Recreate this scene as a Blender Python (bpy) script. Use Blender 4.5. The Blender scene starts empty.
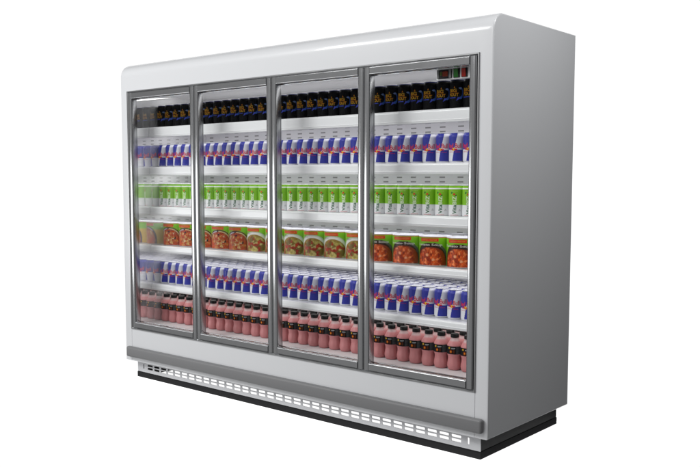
import bpy, math, random
import numpy as np
from mathutils import Vector, Matrix
from mathutils.geometry import tessellate_polygon

random.seed(4); RNG = np.random.default_rng(7)
scene = bpy.context.scene
COL = scene.collection
R = math.radians

# ------------------------------------------------------------------ sizes (metres)
W, D, H, ZB, RAD = 2.674, 0.786, 1.968, 0.111, 0.080      # cabinet
XE = 0.0675                                               # end panel thickness
FX0, FX1, FZ0, FZ1 = 0.069, 2.608, 0.3145, 1.7993          # door surround
BND = [0.082, 0.7105, 1.339, 1.9675, 2.595]                # door boundaries
IX0, IX1 = 0.068, W - 0.068                               # inside walls
IY1 = 0.625                                               # inside back wall
DECK = 0.339
SHELF_Z = [1.586, 1.335, 1.0825, 0.835, 0.588]


def lin(c):
    return tuple((v / 255 / 12.92) if v <= 10.3 else ((v / 255 + .055) / 1.055) ** 2.4 for v in c)


# ------------------------------------------------------------------ materials
def mat(name, color=(.8, .8, .8), rough=.4, metal=0.0, spec=.5, coat=0.0, noise=0.0, bump=0.0, scale=40, emit=None):
    m = bpy.data.materials.new(name); m.use_nodes = True
    nt = m.node_tree; b = nt.nodes['Principled BSDF']
    b.inputs['Base Color'].default_value = (*color, 1)
    b.inputs['Roughness'].default_value = rough
    b.inputs['Metallic'].default_value = metal
    b.inputs['Specular IOR Level'].default_value = spec
    b.inputs['Coat Weight'].default_value = coat
    b.inputs['Coat Roughness'].default_value = .05
    if emit:
        b.inputs['Emission Color'].default_value = (*emit[0], 1); b.inputs['Emission Strength'].default_value = emit[1]
    if noise or bump:
        tc = nt.nodes.new('ShaderNodeTexCoord'); n = nt.nodes.new('ShaderNodeTexNoise')
        n.inputs['Scale'].default_value = scale; n.inputs['Detail'].default_value = 4
        nt.links.new(tc.outputs['Object'], n.inputs['Vector'])
        if noise:
            mr = nt.nodes.new('ShaderNodeMapRange')
            mr.inputs['To Min'].default_value = max(0, rough - noise); mr.inputs['To Max'].default_value = rough + noise
            nt.links.new(n.outputs['Fac'], mr.inputs['Value']); nt.links.new(mr.outputs['Result'], b.inputs['Roughness'])
        if bump:
            bp = nt.nodes.new('ShaderNodeBump'); bp.inputs['Strength'].default_value = bump; bp.inputs['Distance'].default_value = .002
            nt.links.new(n.outputs['Fac'], bp.inputs['Height']); nt.links.new(bp.outputs['Normal'], b.inputs['Normal'])
    return m


M = {}
M['paint'] = mat('white_paint', (.72, .73, .75), .34, coat=.42, noise=.04, bump=.015, scale=14)
M['inner'] = mat('inner_white', (.80, .80, .815), .36, noise=.05, scale=20)
M['shelf'] = mat('shelf_white', (.80, .80, .82), .30, coat=.3, noise=.04, scale=20)
M['chrome'] = mat('polished_steel', (.44, .445, .455), .18, 1.0, noise=.04, scale=9)
M['steel'] = mat('satin_steel', (.40, .405, .41), .30, 1.0, noise=.05, scale=12)
M['gasket'] = mat('black_gasket', (.02, .02, .022), .6)
M['bumper'] = mat('grey_plastic', (.20, .201, .207), .5, noise=.08, bump=.03, scale=120)
M['kick'] = mat('kick_paint', (.42, .425, .44), .4, noise=.05, scale=20)
M['basedark'] = mat('dark_paint', (.037, .037, .038), .6, spec=.12, noise=.05)
M['rail'] = mat('black_rubber', (.024, .024, .025), .7, spec=.0, noise=.05)
M['panel'] = mat('panel_plastic', (.80, .80, .82), .4)
M['display'] = mat('display_case', (.006, .006, .007), .35, spec=.15)
M['grip'] = mat('display_grip', (.09, .09, .095), .45)
M['screen'] = mat('lit_screen', (.05, .01, .005), .3, spec=.1, emit=((.45, .05, .015), .07))
M['lamp'] = mat('small_lamp', (.03, .05, .01), .3, spec=.1, emit=((.25, .35, .03), .03))
M['green'] = mat('green_switch', (.012, .11, .012), .4, spec=.15)
M['red'] = mat('red_switch', (.27, .012, .007), .4, spec=.15)
M['canmetal'] = mat('can_lid_metal', (.50, .50, .545), .40, .25, noise=.06, scale=60)
M['cap'] = mat('black_cap', (.006, .006, .0065), .45, spec=.2)
M['blackrim'] = mat('dark_blue_rim', (.016, .022, .11), .35, .3)


def glass_mat():
    m = bpy.data.materials.new('door_glass'); m.use_nodes = True
    nt = m.node_tree; nt.nodes.clear()
    o = nt.nodes.new('ShaderNodeOutputMaterial'); mx = nt.nodes.new('ShaderNodeMixShader')
    t = nt.nodes.new('ShaderNodeBsdfTransparent'); g = nt.nodes.new('ShaderNodeBsdfGlossy')
    t.inputs['Color'].default_value = (.985, .99, .988, 1)
    g.inputs['Roughness'].default_value = 0
    lw = nt.nodes.new('ShaderNodeLayerWeight'); p = nt.nodes.new('ShaderNodeMath'); p.operation = 'POWER'
    p.inputs[1].default_value = 5
    mr = nt.nodes.new('ShaderNodeMapRange'); mr.inputs['To Min'].default_value = .0010; mr.inputs['To Max'].default_value = .35
    nt.links.new(lw.outputs['Facing'], p.inputs[0]); nt.links.new(p.outputs[0], mr.inputs['Value'])
    nt.links.new(mr.outputs['Result'], mx.inputs[0]); nt.links.new(t.outputs[0], mx.inputs[1]); nt.links.new(g.outputs[0], mx.inputs[2])
    nt.links.new(mx.outputs[0], o.inputs[0]); return m


def mirror_mat():
    m = bpy.data.materials.new('glossy_inner_wall'); m.use_nodes = True
    nt = m.node_tree; nt.nodes.clear()
    o = nt.nodes.new('ShaderNodeOutputMaterial'); mx = nt.nodes.new('ShaderNodeMixShader')
    d = nt.nodes.new('ShaderNodeBsdfDiffuse'); g = nt.nodes.new('ShaderNodeBsdfGlossy')
    d.inputs['Color'].default_value = (.80, .80, .81, 1); g.inputs['Color'].default_value = (.97, .97, .97, 1)
    g.inputs['Roughness'].default_value = 0
    mx.inputs[0].default_value = .72
    nt.links.new(d.outputs[0], mx.inputs[1]); nt.links.new(g.outputs[0], mx.inputs[2]); nt.links.new(mx.outputs[0], o.inputs[0])
    return m


def slot_mat():
    """white perforated sheet: rows of short punched slots, three sheets side by side"""
    m = bpy.data.materials.new('perforated_sheet'); m.use_nodes = True
    nt = m.node_tree; b = nt.nodes['Principled BSDF']; b.inputs['Roughness'].default_value = .4
    tc = nt.nodes.new('ShaderNodeTexCoord'); s = nt.nodes.new('ShaderNodeSeparateXYZ')
    nt.links.new(tc.outputs['Object'], s.inputs[0])

    def ma(op, a, b_=None, c=None):
        n = nt.nodes.new('ShaderNodeMath'); n.operation = op
        for i, v in enumerate((a, b_, c)):
            if v is None: continue
            if isinstance(v, (int, float)): n.inputs[i].default_value = v
            else: nt.links.new(v, n.inputs[i])
        return n.outputs[0]
    x, z = s.outputs['X'], s.outputs['Z']
    # three sheets side by side; the slot pitch restarts at x = .2 and 2.06
    x2 = ma('SUBTRACT', x, ma('MULTIPLY', ma('GREATER_THAN', x, .2), .057))
    x3 = ma('SUBTRACT', x2, ma('MULTIPLY', ma('GREATER_THAN', x, 2.06), .020))
    u = ma('ABSOLUTE', ma('SUBTRACT', ma('FRACT', ma('ADD', ma('DIVIDE', ma('SUBTRACT', x3, .2215), .0955), 50.5)), .5))
    v = ma('ABSOLUTE', ma('SUBTRACT', ma('FRACT', ma('ADD', ma('DIVIDE', ma('SUBTRACT', z, 1.245), .0243), 100.5)), .5))
    inside = ma('MULTIPLY', ma('LESS_THAN', u, .5 * .036 / .0955), ma('LESS_THAN', v, .5 * .0075 / .0243))
    mx = nt.nodes.new('ShaderNodeMix'); mx.data_type = 'RGBA'
    mx.inputs[6].default_value = (.76, .76, .78, 1); mx.inputs[7].default_value = (.27, .27, .275, 1)
    nt.links.new(inside, mx.inputs[0]); nt.links.new(mx.outputs[2], b.inputs['Base Color'])
    return m


def print_mat(name='printed_label', spec=.25):
    """printed can or label: ink colour and foil stored on the mesh"""
    m = bpy.data.materials.new(name); m.use_nodes = True
    nt = m.node_tree; b = nt.nodes['Principled BSDF']
    a = nt.nodes.new('ShaderNodeAttribute'); a.attribute_name = 'ink'
    f = nt.nodes.new('ShaderNodeAttribute'); f.attribute_name = 'foil'
    nt.links.new(a.outputs['Color'], b.inputs['Base Color']); nt.links.new(f.outputs['Fac'], b.inputs['Metallic'])
    b.inputs['Roughness'].default_value = .38; b.inputs['Specular IOR Level'].default_value = spec
    return m


M['glass'] = glass_mat(); M['mirror'] = mirror_mat(); M['slots'] = slot_mat(); M['print'] = print_mat(); M['print_dark'] = print_mat('printed_black_label', .05)


# ------------------------------------------------------------------ mesh builder
class MB:
    def __init__(s): s.v, s.f, s.ink, s.foil, s.smooth = [], [], [], [], []

    def add(s, vs, fs, ink=None, foil=0.0, smooth=False):
        n = len(s.v); s.v += [tuple(p) for p in vs]; s.f += [tuple(i + n for i in q) for q in fs]
        s.smooth += [smooth] * len(fs)
        if ink is None: ink = (.5, .5, .5)
        if len(ink) == 3 and not hasattr(ink[0], '__len__'): s.ink += [tuple(ink)] * len(vs)
        else: s.ink += [tuple(c) for c in ink]
        s.foil += ([foil] * len(vs)) if not hasattr(foil, '__len__') else list(foil)
        return s

    def box(s, x0, x1, y0, y1, z0, z1):
        return s.add([(x0, y0, z0), (x1, y0, z0), (x1, y1, z0), (x0, y1, z0), (x0, y0, z1), (x1, y0, z1), (x1, y1, z1), (x0, y1, z1)],
                     [(3, 2, 1, 0), (4, 5, 6, 7), (0, 1, 5, 4), (1, 2, 6, 5), (2, 3, 7, 6), (3, 0, 4, 7)])

    def loft(s, rings, closed=True, caps=True, smooth=False):
        """rings of equal vertex count, joined one to the next"""
        n = len(rings[0]); vs = [p for r in rings for p in r]; fs = []
        for i in range(len(rings) - 1):
            for j in range(n if closed else n - 1):
                k = (j + 1) % n
                fs.append((i * n + j, i * n + k, (i + 1) * n + k, (i + 1) * n + j))
        if caps:
            fs.append(tuple(range(n))[::-1]); fs.append(tuple((len(rings) - 1) * n + j for j in range(n)))
        return s.add(vs, fs, smooth=smooth)

    def build(s, name, m, parent=None, printed=False, angle=30):
        me = bpy.data.meshes.new(name); me.from_pydata(s.v, [], s.f); me.validate()
        me.materials.append(m)
        if printed:
            a = me.attributes.new('ink', 'FLOAT_COLOR', 'POINT')
            a.data.foreach_set('color', np.array([(*c, 1) for c in s.ink], dtype=np.float32).ravel())
            a = me.attributes.new('foil', 'FLOAT', 'POINT'); a.data.foreach_set('value', np.array(s.foil, dtype=np.float32))
        import bmesh
        bm = bmesh.new(); bm.from_mesh(me)
        if not printed: bmesh.ops.recalc_face_normals(bm, faces=bm.faces)
        for f in bm.faces: f.smooth = True
        for e in bm.edges:
            if len(e.link_faces) != 2 or e.calc_face_angle(0) > R(angle): e.smooth = False
        bm.to_mesh(me); bm.free()
        return link(name, me, parent)


def link(name, me, parent=None):
    o = bpy.data.objects.new(name, me); COL.objects.link(o)
    if parent: o.parent = parent
    return o


def empty(name, loc, label, cat, group=None):
    o = bpy.data.objects.new(name, None); COL.objects.link(o); o.location = loc; o.empty_display_size = .05
    o['label'] = label; o['category'] = cat
    if group: o['group'] = group
    return o


def rounded_box(x0, x1, y0, y1, z0, z1, b, seg=4):
    """box with its edges rounded along x, and softened ends"""
    def ring(x, i):
        pts = []
        for cy, cz, a0 in ((y0 + b, z0 + b, 180), (y1 - b, z0 + b, 270), (y1 - b, z1 - b, 0), (y0 + b, z1 - b, 90)):
            for k in range(seg + 1):
                a = R(a0 + 90 * k / seg); pts.append((x, cy + (b - i) * math.cos(a), cz + (b - i) * math.sin(a)))
        return pts
    rings = []
    for k in range(seg + 1):
        a = math.pi / 2 * k / seg; rings.append(ring(x0 + b * (1 - math.sin(a)), b * (1 - math.cos(a)) * .999))
    rings = [ring(x0 + b * (1 - math.sin(math.pi / 2 * k / seg)), b * (1 - math.cos(math.pi / 2 * k / seg)) * .98) for k in range(seg + 1)]
    rings = [ring(x0 + b - b * math.sin(math.pi / 2 * (1 - k / seg)), b * (1 - math.cos(math.pi / 2 * (1 - k / seg))) * .98) for k in range(seg + 1)]
    rings += [ring(x1 - b + b * math.sin(math.pi / 2 * k / seg), b * (1 - math.cos(math.pi / 2 * k / seg)) * .98) for k in range(seg + 1)]
    return rings


# ------------------------------------------------------------------ the fridge
FR = empty('display_fridge', (0, 0, 0), 'long white supermarket fridge with four glass doors in steel frames, stocked with drinks', 'fridge')


def profile(x, i, n=14):
    """side outline of the cabinet at x, shrunk by i"""
    p = [(x, i, ZB + i)]
    for k in range(n + 1):
        a = math.pi / 2 * k / n; p.append((x, RAD - (RAD - i) * math.cos(a), H - RAD + (RAD - i) * math.sin(a)))
    p += [(x, D - i, H - i), (x, D - i, ZB + i)]
    return p


b = .009; n = 5
for side in (0, 1):
    ins = [(b - b * math.sin(math.pi / 2 * (1 - k / n)), b * (1 - math.cos(math.pi / 2 * (1 - k / n)))) for k in range(n + 1)]
    rings = [profile(t, i) for t, i in ins] + [profile(XE, 0)]
    if side: rings = [[(W - p[0], p[1], p[2]) for p in r] for r in rings]
    MB().loft(rings).build('side_panel', M['paint'], FR, angle=40)


def canopy(x):
    p = [(x, 0, FZ1)]
    for k in range(15):
        a = math.pi / 2 * k / 14; p.append((x, RAD - RAD * math.cos(a), H - RAD + RAD * math.sin(a)))
    return p + [(x, D, H), (x, D, FZ1)]


MB().loft([canopy(XE), canopy(W - XE)]).build('canopy', M['paint'], FR, angle=40)
MB().box(XE, W - XE, IY1 + .006, D, ZB, FZ1 - .0005).build('back_panel', M['paint'], FR)
MB().box(XE + .002, W - XE - .002, 0.0, .02, ZB, FZ0).build('lower_panel', M['paint'], FR)
MB().box(XE, W - XE, .022, IY1 + .005, ZB + .002, .300).build('underside', M['basedark'], FR)

# bumper rail along the front
MB().loft(rounded_box(.045, 2.657, -.032, -.0005, .139, .2045, .012, 5)).build('bumper_rail', M['bumper'], FR, angle=50)

# base: kick plate with punched slots, dark ends, black skid rail
BX0, BX1, BY = .0645, 2.6115, .043


def flat_plate(name, outer, holes, thick):
    """a flat plate with holes, drawn in x / z and cut by a filled curve"""
    cu = bpy.data.curves.new(name, 'CURVE'); cu.dimensions = '2D'; cu.fill_mode = 'BOTH'; cu.extrude = thick / 2
    for pts in [outer] + holes:
        sp = cu.splines.new('POLY'); sp.points.add(len(pts) - 1); sp.use_cyclic_u = True
        for q, (x, z) in zip(sp.points, pts): q.co = (x, z, 0, 1)
    o = bpy.data.objects.new(name, cu); COL.objects.link(o)
    me = bpy.data.meshes.new_from_object(o.evaluated_get(bpy.context.evaluated_depsgraph_get()))
    bpy.data.objects.remove(o); bpy.data.curves.remove(cu)
    me.transform(Matrix.Rotation(R(90), 4, 'X')); return me


def slot(x0, x1, z0, z1, r=.0045):
    p = []
    for cx, cz, a0 in ((x1 - r, z1 - r, 0), (x0 + r, z1 - r, 90), (x0 + r, z0 + r, 180), (x1 - r, z0 + r, 270)):
        for k in range(5):
            a = R(a0 + 22.5 * k); p.append((cx + r * math.cos(a), cz + r * math.sin(a)))
    return p


holes = [slot(.1215, .1315, .057, .0895), slot(W - .1315, W - .1215, .057, .0895)]
for k in range(35):
    x = .1655 + k * .06735
    holes += [slot(x, x + .053, .0765, .0895), slot(x, x + .053, .0570, .0705)]
me = flat_plate('kick_plate', [(BX0, .0365), (BX1, .0365), (BX1, ZB), (BX0, ZB)], holes, .003)
me.transform(Matrix.Translation((0, BY + .0015, 0))); me.materials.append(M['kick']); link('kick_plate', me, FR)
for x0 in (BX0 + .0005, BX1 - .0185):
    MB().box(x0, x0 + .018, BY + .0035, D - .002, .0365, ZB).build('base_end', M['basedark'], FR)
mb = MB()
mb.loft([[(x, BY - .003, .001), (x, BY + .03, .001), (x, BY + .03, .0345), (x, BY + .002, .0345), (x, BY - .003, .030)] for x in (BX0 - .002, BX1 + .002)])
for x0, x1 in ((BX0 - .002, BX0 + .030), (BX1 - .030, BX1 + .002)):
    mb.box(x0, x1, BY + .0305, D, .001, .0345)
mb.build('skid_rail', M['rail'], FR)

# door surround (steel rim round the whole opening) and the posts between the doors


def sweep_rect(mb, prof, x0, x1, z0, z1, k=1.0):
    """prof = (inset, y) points swept round a rectangle with mitred corners"""
    loop = [[(x0 + u, y, z0 + k * u) for u, y in prof], [(x1 - u, y, z0 + k * u) for u, y in prof],
            [(x1 - u, y, z1 - k * u) for u, y in prof], [(x0 + u, y, z1 - k * u) for u, y in prof]]
    n = len(prof); vs = [p for r in loop for p in r]
    mb.add(vs, [(i * n + j, i * n + (j + 1) % n, ((i + 1) % 4) * n + (j + 1) % n, ((i + 1) % 4) * n + j) for i in range(4) for j in range(n)])


mb = MB(); sweep_rect(mb, [(0, .044), (0, -.004), (.0012, -.0060), (.0060, -.0060), (.0095, -.0015), (.0122, .001), (.0122, .044)], FX0, FX1, FZ0, FZ1)
mb.build('door_surround', M['steel'], FR)
mb = MB()
for x in BND[1:-1]: mb.box(x - .012, x + .012, .0305, .044, FZ0 + .0125, FZ1 - .0125)
mb.build('door_post', M['gasket'], FR)

# four doors
SW = .0345; KZ = 1.05                                    # rails are wider than stiles
for i in range(4):
    x0, x1 = BND[i] + .0016, BND[i + 1] - .0016; z0, z1 = FZ0 + .0130, FZ1 - .0130
    mb = MB()
    bulge = [(0, .028), (0, -.001)] + [(.0012 + (SW - .0024) * k / 14, -.003 - .0068 * math.sin(math.pi * k / 14) ** .42) for k in range(15)] + [(SW, -.001), (SW, .028)]
    for xa, sg in ((x0, 1), (x1, -1)):
        mb.loft([[(xa + sg * u, y, z) for u, y in bulge] for z in (z0, z1)])
    hz = KZ * SW
    flat = [(0, .028), (0, -.0045), (.0008, -.0062), (.0022, -.0070), (.0027, -.0070), (hz - .0056, -.0070), (hz - .0050, -.0070), (hz - .0030, -.0062), (hz - .0012, -.0040), (hz, .001), (hz, .028)]
    for za, sg in ((z0, 1), (z1, -1)):
        mb.loft([[(x, y, za + sg * u) for u, y in flat] for x in (x0 + SW + .0003, x1 - SW - .0003)])
    door = mb.build('door', M['chrome'], FR, angle=35)
    MB().box(x0 + SW - .004, x1 - SW + .004, .012, .016, z0 + KZ * SW - .004, z1 - KZ * SW + .004).build('glass_pane', M['glass'], door)
    g = MB(); sweep_rect(g, [(SW - .001, .0283), (SW + .0012, .0283), (SW + .0012, .0335), (SW - .001, .0335)], x0, x1, z0, z1, KZ)
    g.build('inner_trim', M['chrome'], door)
    g = MB(); sweep_rect(g, [(.004, .0283), (SW - .0015, .0283), (SW - .0015, .0335), (.004, .0335)], x0, x1, z0, z1, KZ)
    g.build('gasket', M['gasket'], door)

# inside liner
MB().box(XE - .001, IX0, .0445, IY1, DECK, FZ1 - .009).build('inner_wall', M['mirror'], FR)
MB().box(IX1, W - XE + .001, .0445, IY1, DECK, FZ1 - .009).build('inner_wall', M['mirror'], FR)
MB().box(XE, W - XE, IY1, IY1 + .005, DECK, FZ1 - .009).build('perforated_back', M['slots'], FR)
MB().box(XE, W - XE, .0445, IY1 + .005, FZ1 - .0088, FZ1 - .001).build('ceiling_liner', M['inner'], FR)
MB().box(XE, W - XE, .0445, IY1 + .005, .3005, DECK - .0005).build('bottom_deck', M['inner'], FR)

# shelves with a deep rounded front edge
for z, h0 in zip(SHELF_Z, (.066, .057, .055, .043, .0425)):
    s = MB().box(IX0 + .001, IX1 - .001, .176, IY1 - .001, z - .022, z).build('shelf', M['shelf'], FR)
    y0, rr = .158, .013
    p = []
    for cy, cz, a0, r_ in ((y0 + rr, z + .001 - rr, 180, rr), ):
        for k in range(7): a = R(180 - 90 * k / 6); p.append((cy + rr * math.cos(a), cz + rr * math.sin(a)))
    p += [(.1755, z + .001), (.1755, z - h0 + .004)]; lip = z - h0 + .0145
    for k in range(7): a = R(270 - 75 * k / 6); p.append((y0 + .009 + .009 * math.cos(a), z - h0 + .010 + .009 * math.sin(a)))
    for k in range(7): a = R(-90 + 180 * k / 6); p.append((y0 - .0022 * math.cos(a), lip + .0034 * math.sin(a)))
    MB().loft([[(x, y, zz) for y, zz in p] for x in (IX0 + .0008, IX1 - .0008)]).build('shelf_edge', M['shelf'], s, angle=35)

# control panel hanging behind the rightmost door
cp = MB().loft(rounded_box(2.342, IX1 - .002, .060, .085, 1.7045, 1.789, .003, 3)).build('control_panel', M['panel'], FR)
dp = MB().loft(rounded_box(2.351, 2.4275, .0535, .0598, 1.7085, 1.7495, .003, 3)).build('display', M['display'], cp)
MB().box(2.380, 2.4075, .0527, .0534, 1.7185, 1.7405).build('screen', M['screen'], cp)
MB().box(2.366, 2.376, .0527, .0534, 1.7235, 1.7395).build('indicator', M['lamp'], cp)
for x0, x1 in ((2.3515, 2.3610), (2.4145, 2.427)): MB().box(x0, x1, .0515, .0534, 1.7105, 1.7480).build('grip', M['grip'], cp)
for x0, x1, m in ((2.437, 2.469, 'green'), (2.479, 2.509, 'red')):
    fr_ = MB().box(x0, x1, .0545, .0598, 1.709, 1.7495).build('switch_frame', M['display'], cp)
    MB().loft([[(x, .0540, 1.7115), (x, .0500, 1.7470), (x, .0543, 1.7475), (x, .0543, 1.7110)] for x in (x0 + .003, x1 - .0065)]).build('rocker', M[m], cp)


# ------------------------------------------------------------------ printed packaging
def text_mesh(s, bold=.0):
    cu = bpy.data.curves.new('t', 'FONT'); cu.body = s; cu.size = 1; cu.offset = bold; cu.resolution_u = 3
    o = bpy.data.objects.new('t', cu); COL.objects.link(o)
    me = bpy.data.meshes.new_from_object(o.evaluated_get(bpy.context.evaluated_depsgraph_get()))
    vs = np.array([v.co[:2] for v in me.vertices]); fs = [tuple(p.vertices) for p in me.polygons]
    bpy.data.objects.remove(o); bpy.data.curves.remove(cu); bpy.data.meshes.remove(me)
    mn, mx = vs.min(0), vs.max(0)
    return (vs - mn) / (mx - mn), fs


def wrap(mb, vs, fs, az, r, ink, foil=0.0, lift=.0004):
    """vs: (arc length from az, height) pairs laid on a cylinder"""
    import bmesh
    bm = bmesh.new(); lay = bm.verts.layers.float_vector.new('ink'); bv = [bm.verts.new((u, z, 0)) for u, z in vs]
    for i, q in enumerate(bv): q[lay] = Vector(ink if not hasattr(ink[0], '__len__') else ink[i])
    for f in fs:
        try: bm.faces.new([bv[i] for i in f])
        except ValueError: pass
    us = [u for u, z in vs]; lo, hi = min(us), max(us); step = .0045
    for k in range(1, int((hi - lo) / step) + 1):
        bmesh.ops.bisect_plane(bm, geom=bm.verts[:] + bm.edges[:] + bm.faces[:], dist=1e-7, plane_co=(lo + k * step, 0, 0), plane_no=(1, 0, 0))
    bm.verts.index_update()
    out = [((r + lift) * math.sin(az + q.co.x / r), -(r + lift) * math.cos(az + q.co.x / r), q.co.y) for q in bm.verts]
    mb.add(out, [tuple(q.index for q in f.verts) for f in bm.faces], ink=[tuple(q[lay]) for q in bm.verts], foil=foil)
    bm.free()


def put_text(mb, s, az0, az1, z0, z1, r, ink, bold=.0, up=False, lift=.0004, foil=0):
    vs, fs = text_mesh(s, bold); w = R(az1 - az0) * r
    if up: pts = [(w * (1 - v), z0 + (z1 - z0) * u) for u, v in vs]
    else: pts = [(w * u, z0 + (z1 - z0) * v) for u, v in vs]
    if isinstance(ink, tuple) and len(ink) == 2:
        k = [tuple(np.array(ink[0]) * (1 - v) + np.array(ink[1]) * v) for u, v in vs]
    else: k = ink
    wrap(mb, pts, fs, R(az0), r, k, foil, lift)


def put_poly(mb, pts, az, r, ink, lift=.0004):
    tri = tessellate_polygon([[Vector((u, z, 0)) for u, z in pts]])
    wrap(mb, pts, [tuple(t) for t in tri], R(az), r, ink, 0, lift)


def put_rect(mb, az0, az1, z0, z1, r, ink, lift=.0004, n=8):
    w = R(az1 - az0) * r
    vs = [(w * i / n, z) for i in range(n + 1) for z in (z0, z1)]
    wrap(mb, vs, [(2 * i, 2 * i + 2, 2 * i + 3, 2 * i + 1) for i in range(n)], R(az0), r, ink, 0, lift)


def put_scribble(mb, az0, az1, z0, z1, r, ink, words, seed, lift=.0007):
    """small print too fine to read: short strokes grouped in words"""
    g = random.Random(seed); a = az0; n = 0
    while a < az1:
        w = g.uniform(.9, 2.0)
        put_rect(mb, a, min(a + w, az1), z0 + (z1 - z0) * g.choice((0, 0, .15)), z0 + (z1 - z0) * g.choice((.7, .75, 1.0)), r, ink, lift, 1)
        n += 1; a += w + (2.6 if n % words == 0 else .8)


def lathe(mb, prof, fn, seg=120, mod=None, foilfn=None):
    """prof: (radius, z) from bottom to top; fn(az, z) -> ink, vectorised"""
    pr = np.array(prof); az = np.linspace(-math.pi, math.pi, seg, endpoint=False)
    A, Z = np.meshgrid(az, pr[:, 1]); RR = np.repeat(pr[:, :1], seg, 1)
    if mod is not None: RR = RR * mod(A, Z)
    vs = np.stack([RR * np.sin(A), -RR * np.cos(A), Z], -1).reshape(-1, 3)
    ink, foil = fn(A.ravel(), Z.ravel())
    n = len(pr); fs = []
    for i in range(n - 1):
        for j in range(seg):
            k = (j + 1) % seg; fs.append((i * seg + j, i * seg + k, (i + 1) * seg + k, (i + 1) * seg + j))
    mb.add(vs.tolist(), fs, ink=ink.tolist(), foil=foil.tolist())


def fill(prof, dz):
    """subdivide a profile so that no step is taller than dz"""
    out = [prof[0]]
    for a, b_ in zip(prof, prof[1:]):
        n = max(1, int(math.ceil(math.hypot(b_[0] - a[0], b_[1] - a[1]) / dz)))
        out += [(a[0] + (b_[0] - a[0]) * k / n, a[1] + (b_[1] - a[1]) * k / n) for k in range(1, n + 1)]
    return out


def sel(cond, a, b_):
    return np.where(cond[:, None], np.array(a, dtype=float), np.array(b_, dtype=float))


def lid_mesh(name, r, z, mt, tab=True, rim=.0032):
    """seamed rim, sunken lid and pull tab"""
    mb = MB(); seg = 40
    prof = [(r * .985, z - rim * 1.4), (r + .0008, z - rim), (r + .0008, z - .0006), (r - .0008, z), (r - .0028, z - .0004), (r - .0035, z - .004), (r * .5, z - .0036), (.0005, z - .0036)]
    rings = [[(a * math.sin(2 * math.pi * k / seg), -a * math.cos(2 * math.pi * k / seg), zz) for k in range(seg)] for a, zz in prof]
    mb.loft(rings, caps=False)
    if tab:
        ring = [(.0065 * math.cos(a) * (1 if math.sin(a) < 0 else .9), -.004 + .0115 * math.sin(a)) for a in np.linspace(0, 2 * math.pi, 16, endpoint=False)]
        mb.loft([[(x, y, z - .0030) for x, y in ring], [(x, y, z - .0014) for x, y in ring], [(x * .8, y * .85, z - .0010) for x, y in ring]])
    o = mb.build(name, mt, None); return o


def srgb(*c): return np.array(lin(c))


# ---- blue and silver can
RC = .0375; PITCH = (IX1 - IX0) / 33
BLUE, SILV, RED_, YEL = (.032, .038, .29), (.68, .68, .73), (.60, .020, .045), (.80, .50, .02)
HB = .1435


def blue_can():
    prof = [(.002, .004), (.026, .004), (.030, .000), (.0335, .0015), (.0368, .0085), (RC, .012), (RC, HB * .86), (.0358, HB * .897), (.0312, HB * .955), (.0308, HB * .972)]
    def fn(A, Z):
        t = Z / HB; d = R(11) + np.where(t > .43, R(50), R(38)) * (t - .42)
        q = np.mod(A - d, 2 * math.pi) < math.pi          # right of the diagonal
        up = t > .43
        silver = np.where(up, q, ~q) | (t < .055)
        ink = sel(silver, SILV, BLUE)
        return ink, np.where(silver, .08, .05)
    mb = MB(); lathe(mb, fill(prof, .0022), fn, 144)
    put_text(mb, 'Red Bull', -46, 66, HB * .475, HB * .635, RC, RED_, .02)
    # two charging bulls in front of a yellow sun
    sun = [(.0072 * math.cos(a), HB * .435 + .0072 * math.sin(a)) for a in np.linspace(0, 2 * math.pi, 24, endpoint=False)]
    put_poly(mb, sun, 8, RC, YEL, .0005)
    bull = [(-.0010, -.0012), (-.0035, .0030), (-.0050, .0045), (-.0085, .0050), (-.0120, .0040), (-.0165, .0045), (-.0195, .0030), (-.0220, .0050), (-.0205, .0010),
            (-.0190, -.0025), (-.0205, -.0062), (-.0175, -.0055), (-.0165, -.0020), (-.0120, -.0020), (-.0100, -.0058), (-.0075, -.0060), (-.0080, -.0025), (-.0050, -.0020), (-.0035, -.0045), (-.0015, -.0042)]
    for sx in (1, -1):
        put_poly(mb, [(u * sx * .85, HB * .43 + v * .85) for u, v in bull], 8, RC, RED_, .0008)
    put_text(mb, 'ENERGY  DRINK', -34, 58, HB * .335, HB * .362, RC, RED_, .0)
    # the same print on the far side
    put_text(mb, 'Red Bull', 134, 246, HB * .475, HB * .635, RC, RED_, .02)
    put_poly(mb, sun, 188, RC, YEL, .0005)
    for sx in (1, -1): put_poly(mb, [(u * sx * .85, HB * .43 + v * .85) for u, v in bull], 188, RC, RED_, .0008)
    return [('can_body', mb.build('can_body', M['print'], None, True)), ('lid', lid_mesh('lid', .0314, HB, M['canmetal']))]


# ---- black can
HK = .1375


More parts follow.
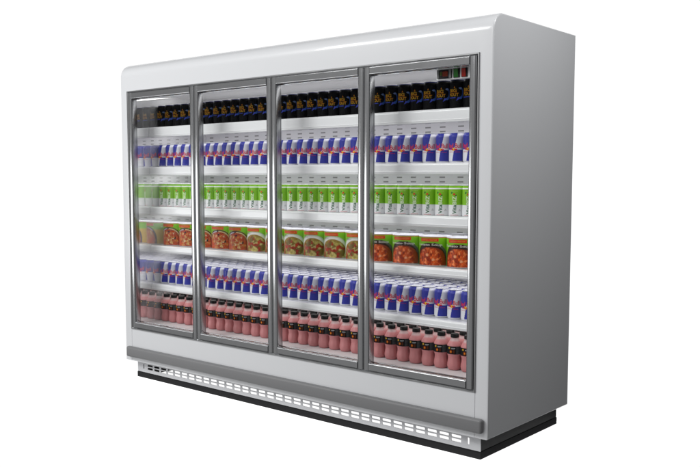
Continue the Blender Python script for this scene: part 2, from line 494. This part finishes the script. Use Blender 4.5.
def black_can():
    prof = [(.002, .004), (.028, .004), (.032, .000), (.0355, .002), (RC, .008), (RC, HK * .91), (.0362, HK * .935), (.0338, HK * .972)]
    blk, nv = (.0045, .0045, .0055), (.016, .026, .14)
    def fn(A, Z):
        t = Z / HK
        ink = np.tile(np.array(blk), (len(A), 1))
        return ink, np.zeros(len(A))
    mb = MB(); lathe(mb, fill(prof, .006), fn, 96)
    gold, gold2 = (.46, .17, .012), (.40, .25, .02)
    for off in (0, 180):
        put_text(mb, 'BIG', -30 + off, 28 + off, HK * .560, HK * .68, RC, (gold, gold2), .03)
        put_text(mb, 'POUT', -34 + off, 42 + off, HK * .425, HK * .54, RC, (gold2, gold), .03)
        put_poly(mb, [(.004, HK * .70), (.009, HK * .77), (.012, HK * .705)], -1 + off, RC, gold)
        put_rect(mb, -38 + off, 20 + off, HK * .365, HK * .388, RC, (.05, .07, .42))
        cres = []
        for k in range(13): a = R(115 - 215 * k / 12); cres.append((.0165 * math.cos(a), HK * .53 + .028 * math.sin(a)))
        for k in range(13): a = R(-95 + 190 * k / 12); cres.append((-.004 + .0125 * math.cos(a), HK * .55 + .020 * math.sin(a)))
        put_poly(mb, cres, 55 + off, RC, (.045, .11, .40))
        put_poly(mb, [(-.012, HK * .40), (.004, HK * .36), (-.004, HK * .34), (-.020, HK * .27), (-.016, HK * .33)], 55 + off, RC, (.05, .07, .42))
        put_poly(mb, [(-.010, HK * .70), (.004, HK * .73), (.008, HK * .68), (.000, HK * .655)], 55 + off, RC, (.16, .22, .40), .0006)
    return [('can_body', mb.build('can_body', M['print_dark'], None, True)), ('lid', lid_mesh('lid', .0338, HK, M['blackrim']))]


# ---- green and white juice can
HG = .133


def green_can():
    prof = [(.002, .003), (.033, .003), (.0355, .000), (.0372, .002), (RC, .006), (RC, HG * .95), (RC, HG * .985), (.0366, HG), (.0362, HG * 1.005), (.0355, HG * 1.09)]
    G, Wt = (.20, .46, .018), (.72, .72, .74)
    def fn(A, Z):
        t = Z / HG
        ink = sel((t > .405) & ((t < .95) | (t > 1.004)), G, Wt)
        return ink, np.full(len(A), .0)
    mb = MB(); lathe(mb, fill(prof, .0022), fn, 96)
    dk, lt = (.010, .10, .035), (.66, .74, .55)
    for off in (0, 180):
        put_text(mb, 'Vita', 2 + off, 31 + off, HG * .075, HG * .40, RC, dk, .02, up=True)
        put_text(mb, 'BIZ', 2 + off, 31 + off, HG * .415, HG * .715, RC, lt, .02, up=True)
        put_poly(mb, [(-.007, HG * .75), (.001, HG * .745), (.006, HG * .76), (.003, HG * .80), (-.001, HG * .83), (-.005, HG * .80)], 15 + off, RC, (.55, .05, .015), .0006)
        put_poly(mb, [(.002, HG * .70), (.008, HG * .69), (.012, HG * .73), (.009, HG * .78), (.005, HG * .74)], 15 + off, RC, (.015, .13, .02))
        put_poly(mb, [(-.016, HG * .78), (-.010, HG * .80), (-.007, HG * .84), (-.012, HG * .88), (-.016, HG * .84)], 13 + off, RC, (.015, .16, .02))
        put_scribble(mb, -6 + off, 42 + off, HG * .875, HG * .912, RC, (.36, .60, .12), 5, 3)
        put_scribble(mb, -16 + off, 46 + off, .0025 + HG * .01, HG * .052, RC, (.62, .06, .07), 4, 4)
        tri = lambda c, q: [(q * math.cos(a), c + q * math.sin(a)) for a in (R(90), R(210), R(330))]
        put_poly(mb, tri(HG * .205, .0068), 56 + off, RC, (.32, .32, .34)); put_poly(mb, tri(HG * .205, .0036), 56 + off, RC, Wt, .0007)
    return [('can_body', mb.build('can_body', M['print'], None, True)), ('lid', lid_mesh('lid', .0356, HG * 1.115, M['canmetal'], rim=.0034))]


# ---- soup cans: three pictures
HS = .146


def voro(X, T, pts, cols, sx=1.0):
    d = ((X[:, None] - pts[None, :, 0]) * sx) ** 2 + (T[:, None] - pts[None, :, 1]) ** 2
    o = np.argsort(d, 1)[:, :2]; i = np.arange(len(X))
    edge = np.sqrt(d[i, o[:, 1]]) - np.sqrt(d[i, o[:, 0]])
    return cols[o[:, 0]], edge


def soup_can(kind, r):
    prof = [(.002, .004), (r * .93, .004), (r * .965, .0), (r, .0015), (r, .0035), (r - .001, .0045), (r - .001, HS - .0065), (r - .0004, HS - .0045)]
    green = (.16, .40, .012)
    rg = np.random.default_rng({'A': 3, 'B': 8, 'C': 5}[kind])
    pts = np.stack([rg.uniform(-1.0, 1.1, 420), rg.uniform(-.05, .80, 420)], 1)

    def pal(cols, w): return np.array(cols)[rg.choice(len(cols), len(pts), p=np.array(w) / sum(w))]

    def fn(A, Z):
        t = Z / HS; X = (np.mod(A - R(25) + math.pi, 2 * math.pi) - math.pi) * r / HS
        ink = np.tile(np.array(green), (len(A), 1))
        se = lambda cx_, ct_, rx_, rt_: (np.abs((X - cx_) / rx_) ** 2.5 + np.abs((t - ct_) / rt_) ** 2.5) ** .4
        n1 = np.sin(X * 61 + np.sin(t * 53) * 2) * np.sin(t * 71 + np.sin(X * 47) * 2)
        if kind == 'A':
            e = se(-.08, .10, .62, .68)
            e2 = se(-.09, .08, .545, .55)
            ink = sel(e < 1, (.030, .014, .010), ink)
            ink = sel((e < 1) & (e > .88) & (X > .08), (.085, .085, .075), ink)
            sauce = np.array([(.27, .034, .006)]) * (1 + .25 * n1[:, None])
            ink = sel(e2 < 1, sauce, ink)
            c, ed = voro(X, t, pts, pal([(.68, .105, .018), (.52, .060, .010), (.80, .20, .06), (.30, .028, .008), (.75, .30, .14)], [5, 4, 1.6, 2.6, .35]), 1)
            food = np.sqrt(((X + .16) / .46) ** 2 + ((t - .14) / .48) ** 2) + .06 * np.sin(X * 23) * np.sin(t * 19)
            c = c * np.clip(.62 + ed[:, None] * 14, .5, 1.05)
            ink = sel((food < 1) & (e2 < 1.06), c, ink)
        elif kind == 'B':
            e = se(-.05, .12, .62, .69)
            e2 = np.sqrt(((X + .04) / .595) ** 2 + ((t - .06) / .645) ** 2)
            ink = sel(e < 1, (.62, .61, .58), ink); ink = sel((e < 1) & (e > .95), (.42, .41, .38), ink)
            broth = np.array([(.25, .155, .022)]) * (1 + .3 * n1[:, None])
            ink = sel(e2 < 1, broth, ink)
            c, ed = voro(X, t, pts[:230], pal([(.50, .41, .13), (.36, .28, .06), (.42, .035, .010), (.30, .022, .008), (.50, .20, .17), (.17, .10, .015)], [3.4, 3, 3, 2.4, .6, 4])[:230], 1)
            c = c * np.clip(.6 + ed[:, None] * 9, .5, 1.05)
            food = e2 / .90 + .06 * np.sin(X * 17) * np.sin(t * 13)
            ink = sel(food < 1, c, ink)
        else:
            ink = sel((X < -.35) & (t < .66), (.50, .33, .022), ink)
            cx, ct = -.05, .18
            e = (np.abs((X - cx) / .59) ** 2.3 + np.abs((t - ct) / .63) ** 2.3) ** (1 / 2.3)
            ink = sel(e < 1.0, (.10, .012, .010), ink); ink = sel(e < .965, (.015, .010, .012), ink)
            ink = sel((e < .925) & (X > -.05), (.50, .40, .20), ink); ink = sel((e < .925) & (X < -.12) & (t > .6), (.42, .38, .42), ink)
            ink = sel(e < .86, np.array([(.28, .032, .010)]) * (1 + .4 * n1[:, None]), ink)
            c, ed = voro(X, t, pts, pal([(.50, .065, .012), (.56, .34, .12), (.56, .20, .04), (.36, .03, .008), (.02, .012, .012), (.55, .38, .20)], [5, 1.8, 3.4, 4, .4, .6]), 1)
            ink = sel((e + .05 * np.sin(X * 21) < .78), c * np.clip(.65 + ed[:, None] * 12, .55, 1.05), ink)
        ink = sel(t > .952, (.50, .10, .02), ink)
        ink = sel(t < .03, (.45, .45, .48), ink)
        return ink, np.where(t < .03, .5, 0.0)
    mb = MB(); lathe(mb, fill(prof, .0018), fn, 260)
    r2 = r - .001
    put_rect(mb, -27, 44, HS * .825, HS * .93, r2, (.52, .028, .010), n=14)
    put_scribble(mb, -20, 38, HS * .855, HS * .90, r2, (.60, .20, .03), 6, 2)
    if kind == 'A': put_text(mb, 'Tomato Soup', -50, 58, HS * .66, HS * .755, r2, (.62, .58, .55), .008, lift=.0006)
    if kind == 'B': put_scribble(mb, -26, 0, HS * .715, HS * .765, r2, (.24, .24, .24), 9, 5)
    if kind == 'C': put_scribble(mb, -118, -62, HS * .76, HS * .815, r2, (.60, .62, .50), 8, 9)
    return [('can_body', mb.build('can_body', M['print'], None, True)), ('lid', lid_mesh('lid', r - .0006, HS, M['canmetal'], False, .0042))]


# ---- pink drink bottle
HP = .1755


def bottle():
    f = lambda t, q: (q * RC, t * HP)
    pr = [f(0, .05), f(0, .62), f(.006, .77), f(.03, .85), f(.07, .905), f(.12, .94), f(.18, .93), f(.25, .87), f(.31, .835), f(.36, .845), f(.405, .90), f(.445, .975),
          f(.47, .985), f(.66, .985), f(.685, .97), f(.71, .925), f(.75, .82), f(.79, .69), f(.83, .57), f(.86, .50), f(.885, .47), f(.90, .46)]
    pink, pale = (.50, .195, .20), (.52, .37, .37)
    def fn(A, Z):
        t = Z / HP; w = np.clip((t - .78) / .05, 0, 1)[:, None]
        ink = np.array(pink) * (1 - w) + np.array(pale) * w
        return ink, np.zeros(len(A))
    mod = lambda A, Z: 1 - .07 * np.clip(1 - Z / HP / .06, 0, 1) * (np.cos(A * 5) * .5 + .5) - .012 * np.cos(A * 10) * ((Z / HP > .1) & (Z / HP < .36))
    mb = MB(); lathe(mb, fill(pr, .004), fn, 80, mod)
    body = mb.build('bottle_body', M['print'], None, True)
    rl = RC * .995
    mb = MB()
    def fl(A, Z):
        az = np.degrees(A)
        ink = np.tile(np.array((.012, .012, .013)), (len(A), 1))
        ink = sel((az > 44) & (az < 110), (.045, .045, .047), ink); ink = sel((az > 39) & (az < 44), (.006, .006, .006), ink)
        return ink, np.zeros(len(A))
    lathe(mb, fill([(rl - .0012, HP * .448), (rl, HP * .452), (rl, HP * .668), (rl - .0012, HP * .672)], .008), fl, 90)
    org = lambda s: [(s * .0065 * math.cos(a), HP * .525 + s * .0075 * math.sin(a)) for a in np.linspace(0, 2 * math.pi, 14, endpoint=False)]
    for off in (0, 180):
        put_poly(mb, org(1.15), 2 + off, rl, (.20, .035, .006)); put_poly(mb, org(.6), 3 + off, rl, (.62, .19, .02), .0007)
        put_poly(mb, [(-.008, HP * .600), (-.002, HP * .592), (.003, HP * .612), (.001, HP * .645), (-.005, HP * .650), (-.009, HP * .625)], -7 + off, rl, (.45, .26, .03))
        put_rect(mb, 6 + off, 36 + off, HP * .603, HP * .628, rl, (.28, .28, .29)); put_rect(mb, 8 + off, 30 + off, HP * .585, HP * .595, rl, (.12, .12, .12))
        put_rect(mb, 19 + off, 32 + off, HP * .48, HP * .575, rl, (.075, .022, .010))
        for k in range(5): put_rect(mb, 48 + off, 100 + off, HP * (.48 + .036 * k), HP * (.49 + .036 * k), rl, (.10, .10, .105))
    label = mb.build('label', M['print_dark'], None, True)
    mb = MB(); seg = 40; rc = RC * .52
    prof = [(rc * .93, HP * .893), (rc, HP * .897), (rc, HP * .985), (rc * .93, HP), (.0005, HP)]
    mb.loft([[((a + (.0006 if (k % 2 and 0 < i < 3) else 0)) * math.sin(2 * math.pi * k / seg), -(a + (.0006 if (k % 2 and 0 < i < 3) else 0)) * math.cos(2 * math.pi * k / seg), z) for k in range(seg)] for i, (a, z) in enumerate(prof)], caps=False)
    cap = mb.build('cap', M['cap'], None, angle=50)
    return [('bottle_body', body), ('label', label), ('cap', cap)]


# ------------------------------------------------------------------ camera
CAM = Vector((4.5608, -3.1698, 1.24573))
r2_, u2_, fw_ = Vector((.76982, .63826, .00183)), Vector((-.0535, .06167, .99666)), Vector((-.63602, .76735, -.08162))
cd = bpy.data.cameras.new('camera'); cam = bpy.data.objects.new('camera', cd); COL.objects.link(cam); scene.camera = cam
rot = Matrix((r2_, u2_, -fw_)).transposed(); cam.matrix_world = Matrix.Translation(CAM) @ rot.to_4x4()
cd.sensor_width = 36; cd.lens = 846.41 / 700 * 36; cd.shift_x = -8.56 / 700; cd.shift_y = 17.39 / 700; cd.clip_end = 200

# ------------------------------------------------------------------ stocking the shelves
ORD = ['', 'first', 'second', 'third', 'fourth', 'fifth', 'sixth', 'seventh', 'eighth', 'ninth', 'tenth', 'eleventh', 'twelfth', 'thirteenth', 'fourteenth', 'fifteenth', 'sixteenth', 'seventeenth', 'eighteenth']
DOOR = ['leftmost door', 'second door', 'third door', 'rightmost door']
ROW = ['in front row', 'in second row', 'in third row', 'in fourth row', 'in fifth row']


def copy_product(parts, name, loc, rotz, label, cat, group):
    o = empty(name, loc, label, cat, group); o.rotation_euler.z = rotz
    for pn, src in parts:
        c = src.copy(); COL.objects.link(c); c.parent = o
    return o


def seen_at(x, y):
    """where the line of sight to (x, y) crosses the door plane"""
    return CAM.x + (x - CAM.x) * (0 - CAM.y) / (y - CAM.y)


def stock(parts_of, name, cat, word, shelf, group, z, xs, ys, kinds=None, jitter=2.0):
    for j, y in enumerate(ys):
        per = {}
        for k, x in enumerate(xs):
            X = seen_at(x, y); d = min(3, max(0, sum(X > b_ for b_ in BND[1:4])))
            per.setdefault(d, []).append(k)
        for d, ks in per.items():
            for q, k in enumerate(ks):
                kk = kinds[k] if kinds else None
                w = word[kk] if kinds else word
                n_from_left = q + 1
                row = (' ' + ROW[j]) if len(ys) > 1 else ''
                lab = f"{w}{row} on {shelf}, {ORD[n_from_left]} from left behind {DOOR[d]}"
                parts = parts_of[kk] if kinds else parts_of
                dx = random.uniform(-.0004, .0004) if jitter else 0
                copy_product(parts, name, (xs[k] + dx, y + random.uniform(-.0015, .0015), z), R(random.uniform(-jitter, jitter)), lab, cat, group)


xs33 = [IX0 + PITCH * (k + .5) for k in range(33)]
Y0 = .245
P_blue, P_black, P_green, P_pink = blue_can(), black_can(), green_can(), bottle()
P_soup = {'A': soup_can('A', .0805), 'B': soup_can('B', .0752), 'C': soup_can('C', .0778)}
stock(P_black, 'drink_can', 'drink can', 'black can', 'top shelf', 'black energy drink cans on the top shelf', SHELF_Z[0] + .0005, xs33, [Y0])
stock(P_blue, 'drink_can', 'drink can', 'blue silver can', 'second shelf', 'blue and silver cans on the second shelf', SHELF_Z[1] + .0005, xs33, [Y0])
stock(P_green, 'juice_can', 'juice can', 'green white can', 'third shelf', 'green and white juice cans on the third shelf', SHELF_Z[2] + .0005, xs33, [Y0 + PITCH * j for j in range(3)])
wid = {'A': .1636, 'B': .1526, 'C': .1572}; kinds = ['C'] * 5 + ['B'] * 6 + ['A'] * 5
x = IX0 + (IX1 - IX0 - sum(wid[k] for k in kinds)) / 2; xs16 = []
for k in kinds: xs16.append(x + wid[k] / 2); x += wid[k]
stock(P_soup, 'soup_can', 'soup can', {'A': 'tomato soup can', 'B': 'pasta soup can', 'C': 'red stew can'}, 'fourth shelf', 'wide soup cans on the fourth shelf',
      SHELF_Z[3] + .0005, xs16, [.287, .445], kinds)
stock(P_blue, 'drink_can', 'drink can', 'blue can', 'fifth shelf', 'blue and silver cans on the fifth shelf', SHELF_Z[4] + .0005, xs33, [Y0 + PITCH * j for j in range(5)])
stock(P_pink, 'drink_bottle', 'bottle', 'pink bottle', 'bottom deck', 'pink drink bottles on the bottom deck', DECK + .0005, xs33, [Y0 + PITCH * j for j in range(3)])
for P in [P_blue, P_black, P_green, P_pink] + list(P_soup.values()):
    for _, o in P: bpy.data.objects.remove(o)

# ------------------------------------------------------------------ floor, backdrop light, lamps
fm = bpy.data.materials.new('glowing_white_floor'); fm.use_nodes = True
bs = fm.node_tree.nodes['Principled BSDF']; bs.inputs['Base Color'].default_value = (.9, .9, .9, 1); bs.inputs['Roughness'].default_value = .8
bs.inputs['Specular IOR Level'].default_value = 0
bs.inputs['Emission Color'].default_value = (1, 1, 1, 1); bs.inputs['Emission Strength'].default_value = 1.0  # plain floor made to glow, so it stays white and shadowless
fl = MB().add([(-.04, -.05, 0), (W + .01, -.05, 0), (W + .01, D + .05, 0), (-.04, D + .05, 0)], [(0, 1, 2, 3)]).build('floor', fm)
fl['kind'] = 'structure'

w = bpy.data.worlds.new('World'); scene.world = w; w.use_nodes = True
nt = w.node_tree; bg = nt.nodes['Background']
tc = nt.nodes.new('ShaderNodeTexCoord'); dt = nt.nodes.new('ShaderNodeVectorMath'); dt.operation = 'DOT_PRODUCT'
dt.inputs[1].default_value = Vector((-.64, .765, -.05)).normalized()
mr = nt.nodes.new('ShaderNodeMapRange'); mr.interpolation_type = 'SMOOTHSTEP'
mr.inputs['From Min'].default_value = math.cos(R(48)); mr.inputs['From Max'].default_value = math.cos(R(33))
mr.inputs['To Min'].default_value = .03; mr.inputs['To Max'].default_value = 1.05
nt.links.new(tc.outputs['Generated'], dt.inputs[0]); nt.links.new(dt.outputs['Value'], mr.inputs['Value'])
d2 = nt.nodes.new('ShaderNodeVectorMath'); d2.operation = 'DOT_PRODUCT'; d2.inputs[1].default_value = Vector((-.15, -.96, .20)).normalized()
m2 = nt.nodes.new('ShaderNodeMapRange'); m2.interpolation_type = 'SMOOTHSTEP'
m2.inputs['From Min'].default_value = -.15; m2.inputs['From Max'].default_value = .85; m2.inputs['To Min'].default_value = .0; m2.inputs['To Max'].default_value = .30
nt.links.new(tc.outputs['Generated'], d2.inputs[0]); nt.links.new(d2.outputs['Value'], m2.inputs['Value'])
sm = nt.nodes.new('ShaderNodeMath'); sm.operation = 'ADD'
nt.links.new(mr.outputs['Result'], sm.inputs[0]); nt.links.new(m2.outputs['Result'], sm.inputs[1])
nt.links.new(sm.outputs[0], bg.inputs['Strength']); bg.inputs['Color'].default_value = (1, 1, 1, 1)


def softbox(name, loc, target, sx, sy, watts, color=(1, 1, 1)):
    l = bpy.data.lights.new(name, 'AREA'); l.shape = 'RECTANGLE'; l.size = sx; l.size_y = sy; l.energy = watts; l.color = color
    o = bpy.data.objects.new(name, l); COL.objects.link(o); o.location = loc
    o.rotation_euler = (Vector(target) - Vector(loc)).to_track_quat('-Z', 'Y').to_euler()


softbox('key_softbox', (-.6, -3.8, 4.0), (1.2, 0, 1.1), 2.6, 1.1, 126, (1, 1, .99))
softbox('fill_softbox', (2.4, -4.3, 3.4), (1.2, 0, 1.1), 2.2, 1.3, 46)
softbox('strip_softbox', (-1.7, -3.0, .85), (1.2, 0, .85), 3.0, 1.15, 40)
softbox('side_softbox', (4.0, .16, 3.1), (2.67, .16, 1.4), .5, .5, 24)
# added fill lamps to brighten the inside, under the ceiling and each shelf
for zl, wl in zip([FZ1 - .012] + [z - .0235 for z in SHELF_Z], (5.6, 5.2, 8.0, 6.5, 5.2, 3.4)):
    softbox('added_inner_fill', (W / 2, .335, zl), (W / 2, .40, zl - .6), 2.5, .26, wl, (1, .99, .97))

scene.view_settings.view_transform = 'Standard'; scene.view_settings.look = 'None'
scene.view_settings.exposure = 0; scene.view_settings.gamma = 1
scene.cycles.max_bounces = 12; scene.cycles.transparent_max_bounces = 16; scene.cycles.glossy_bounces = 6; scene.cycles.diffuse_bounces = 5
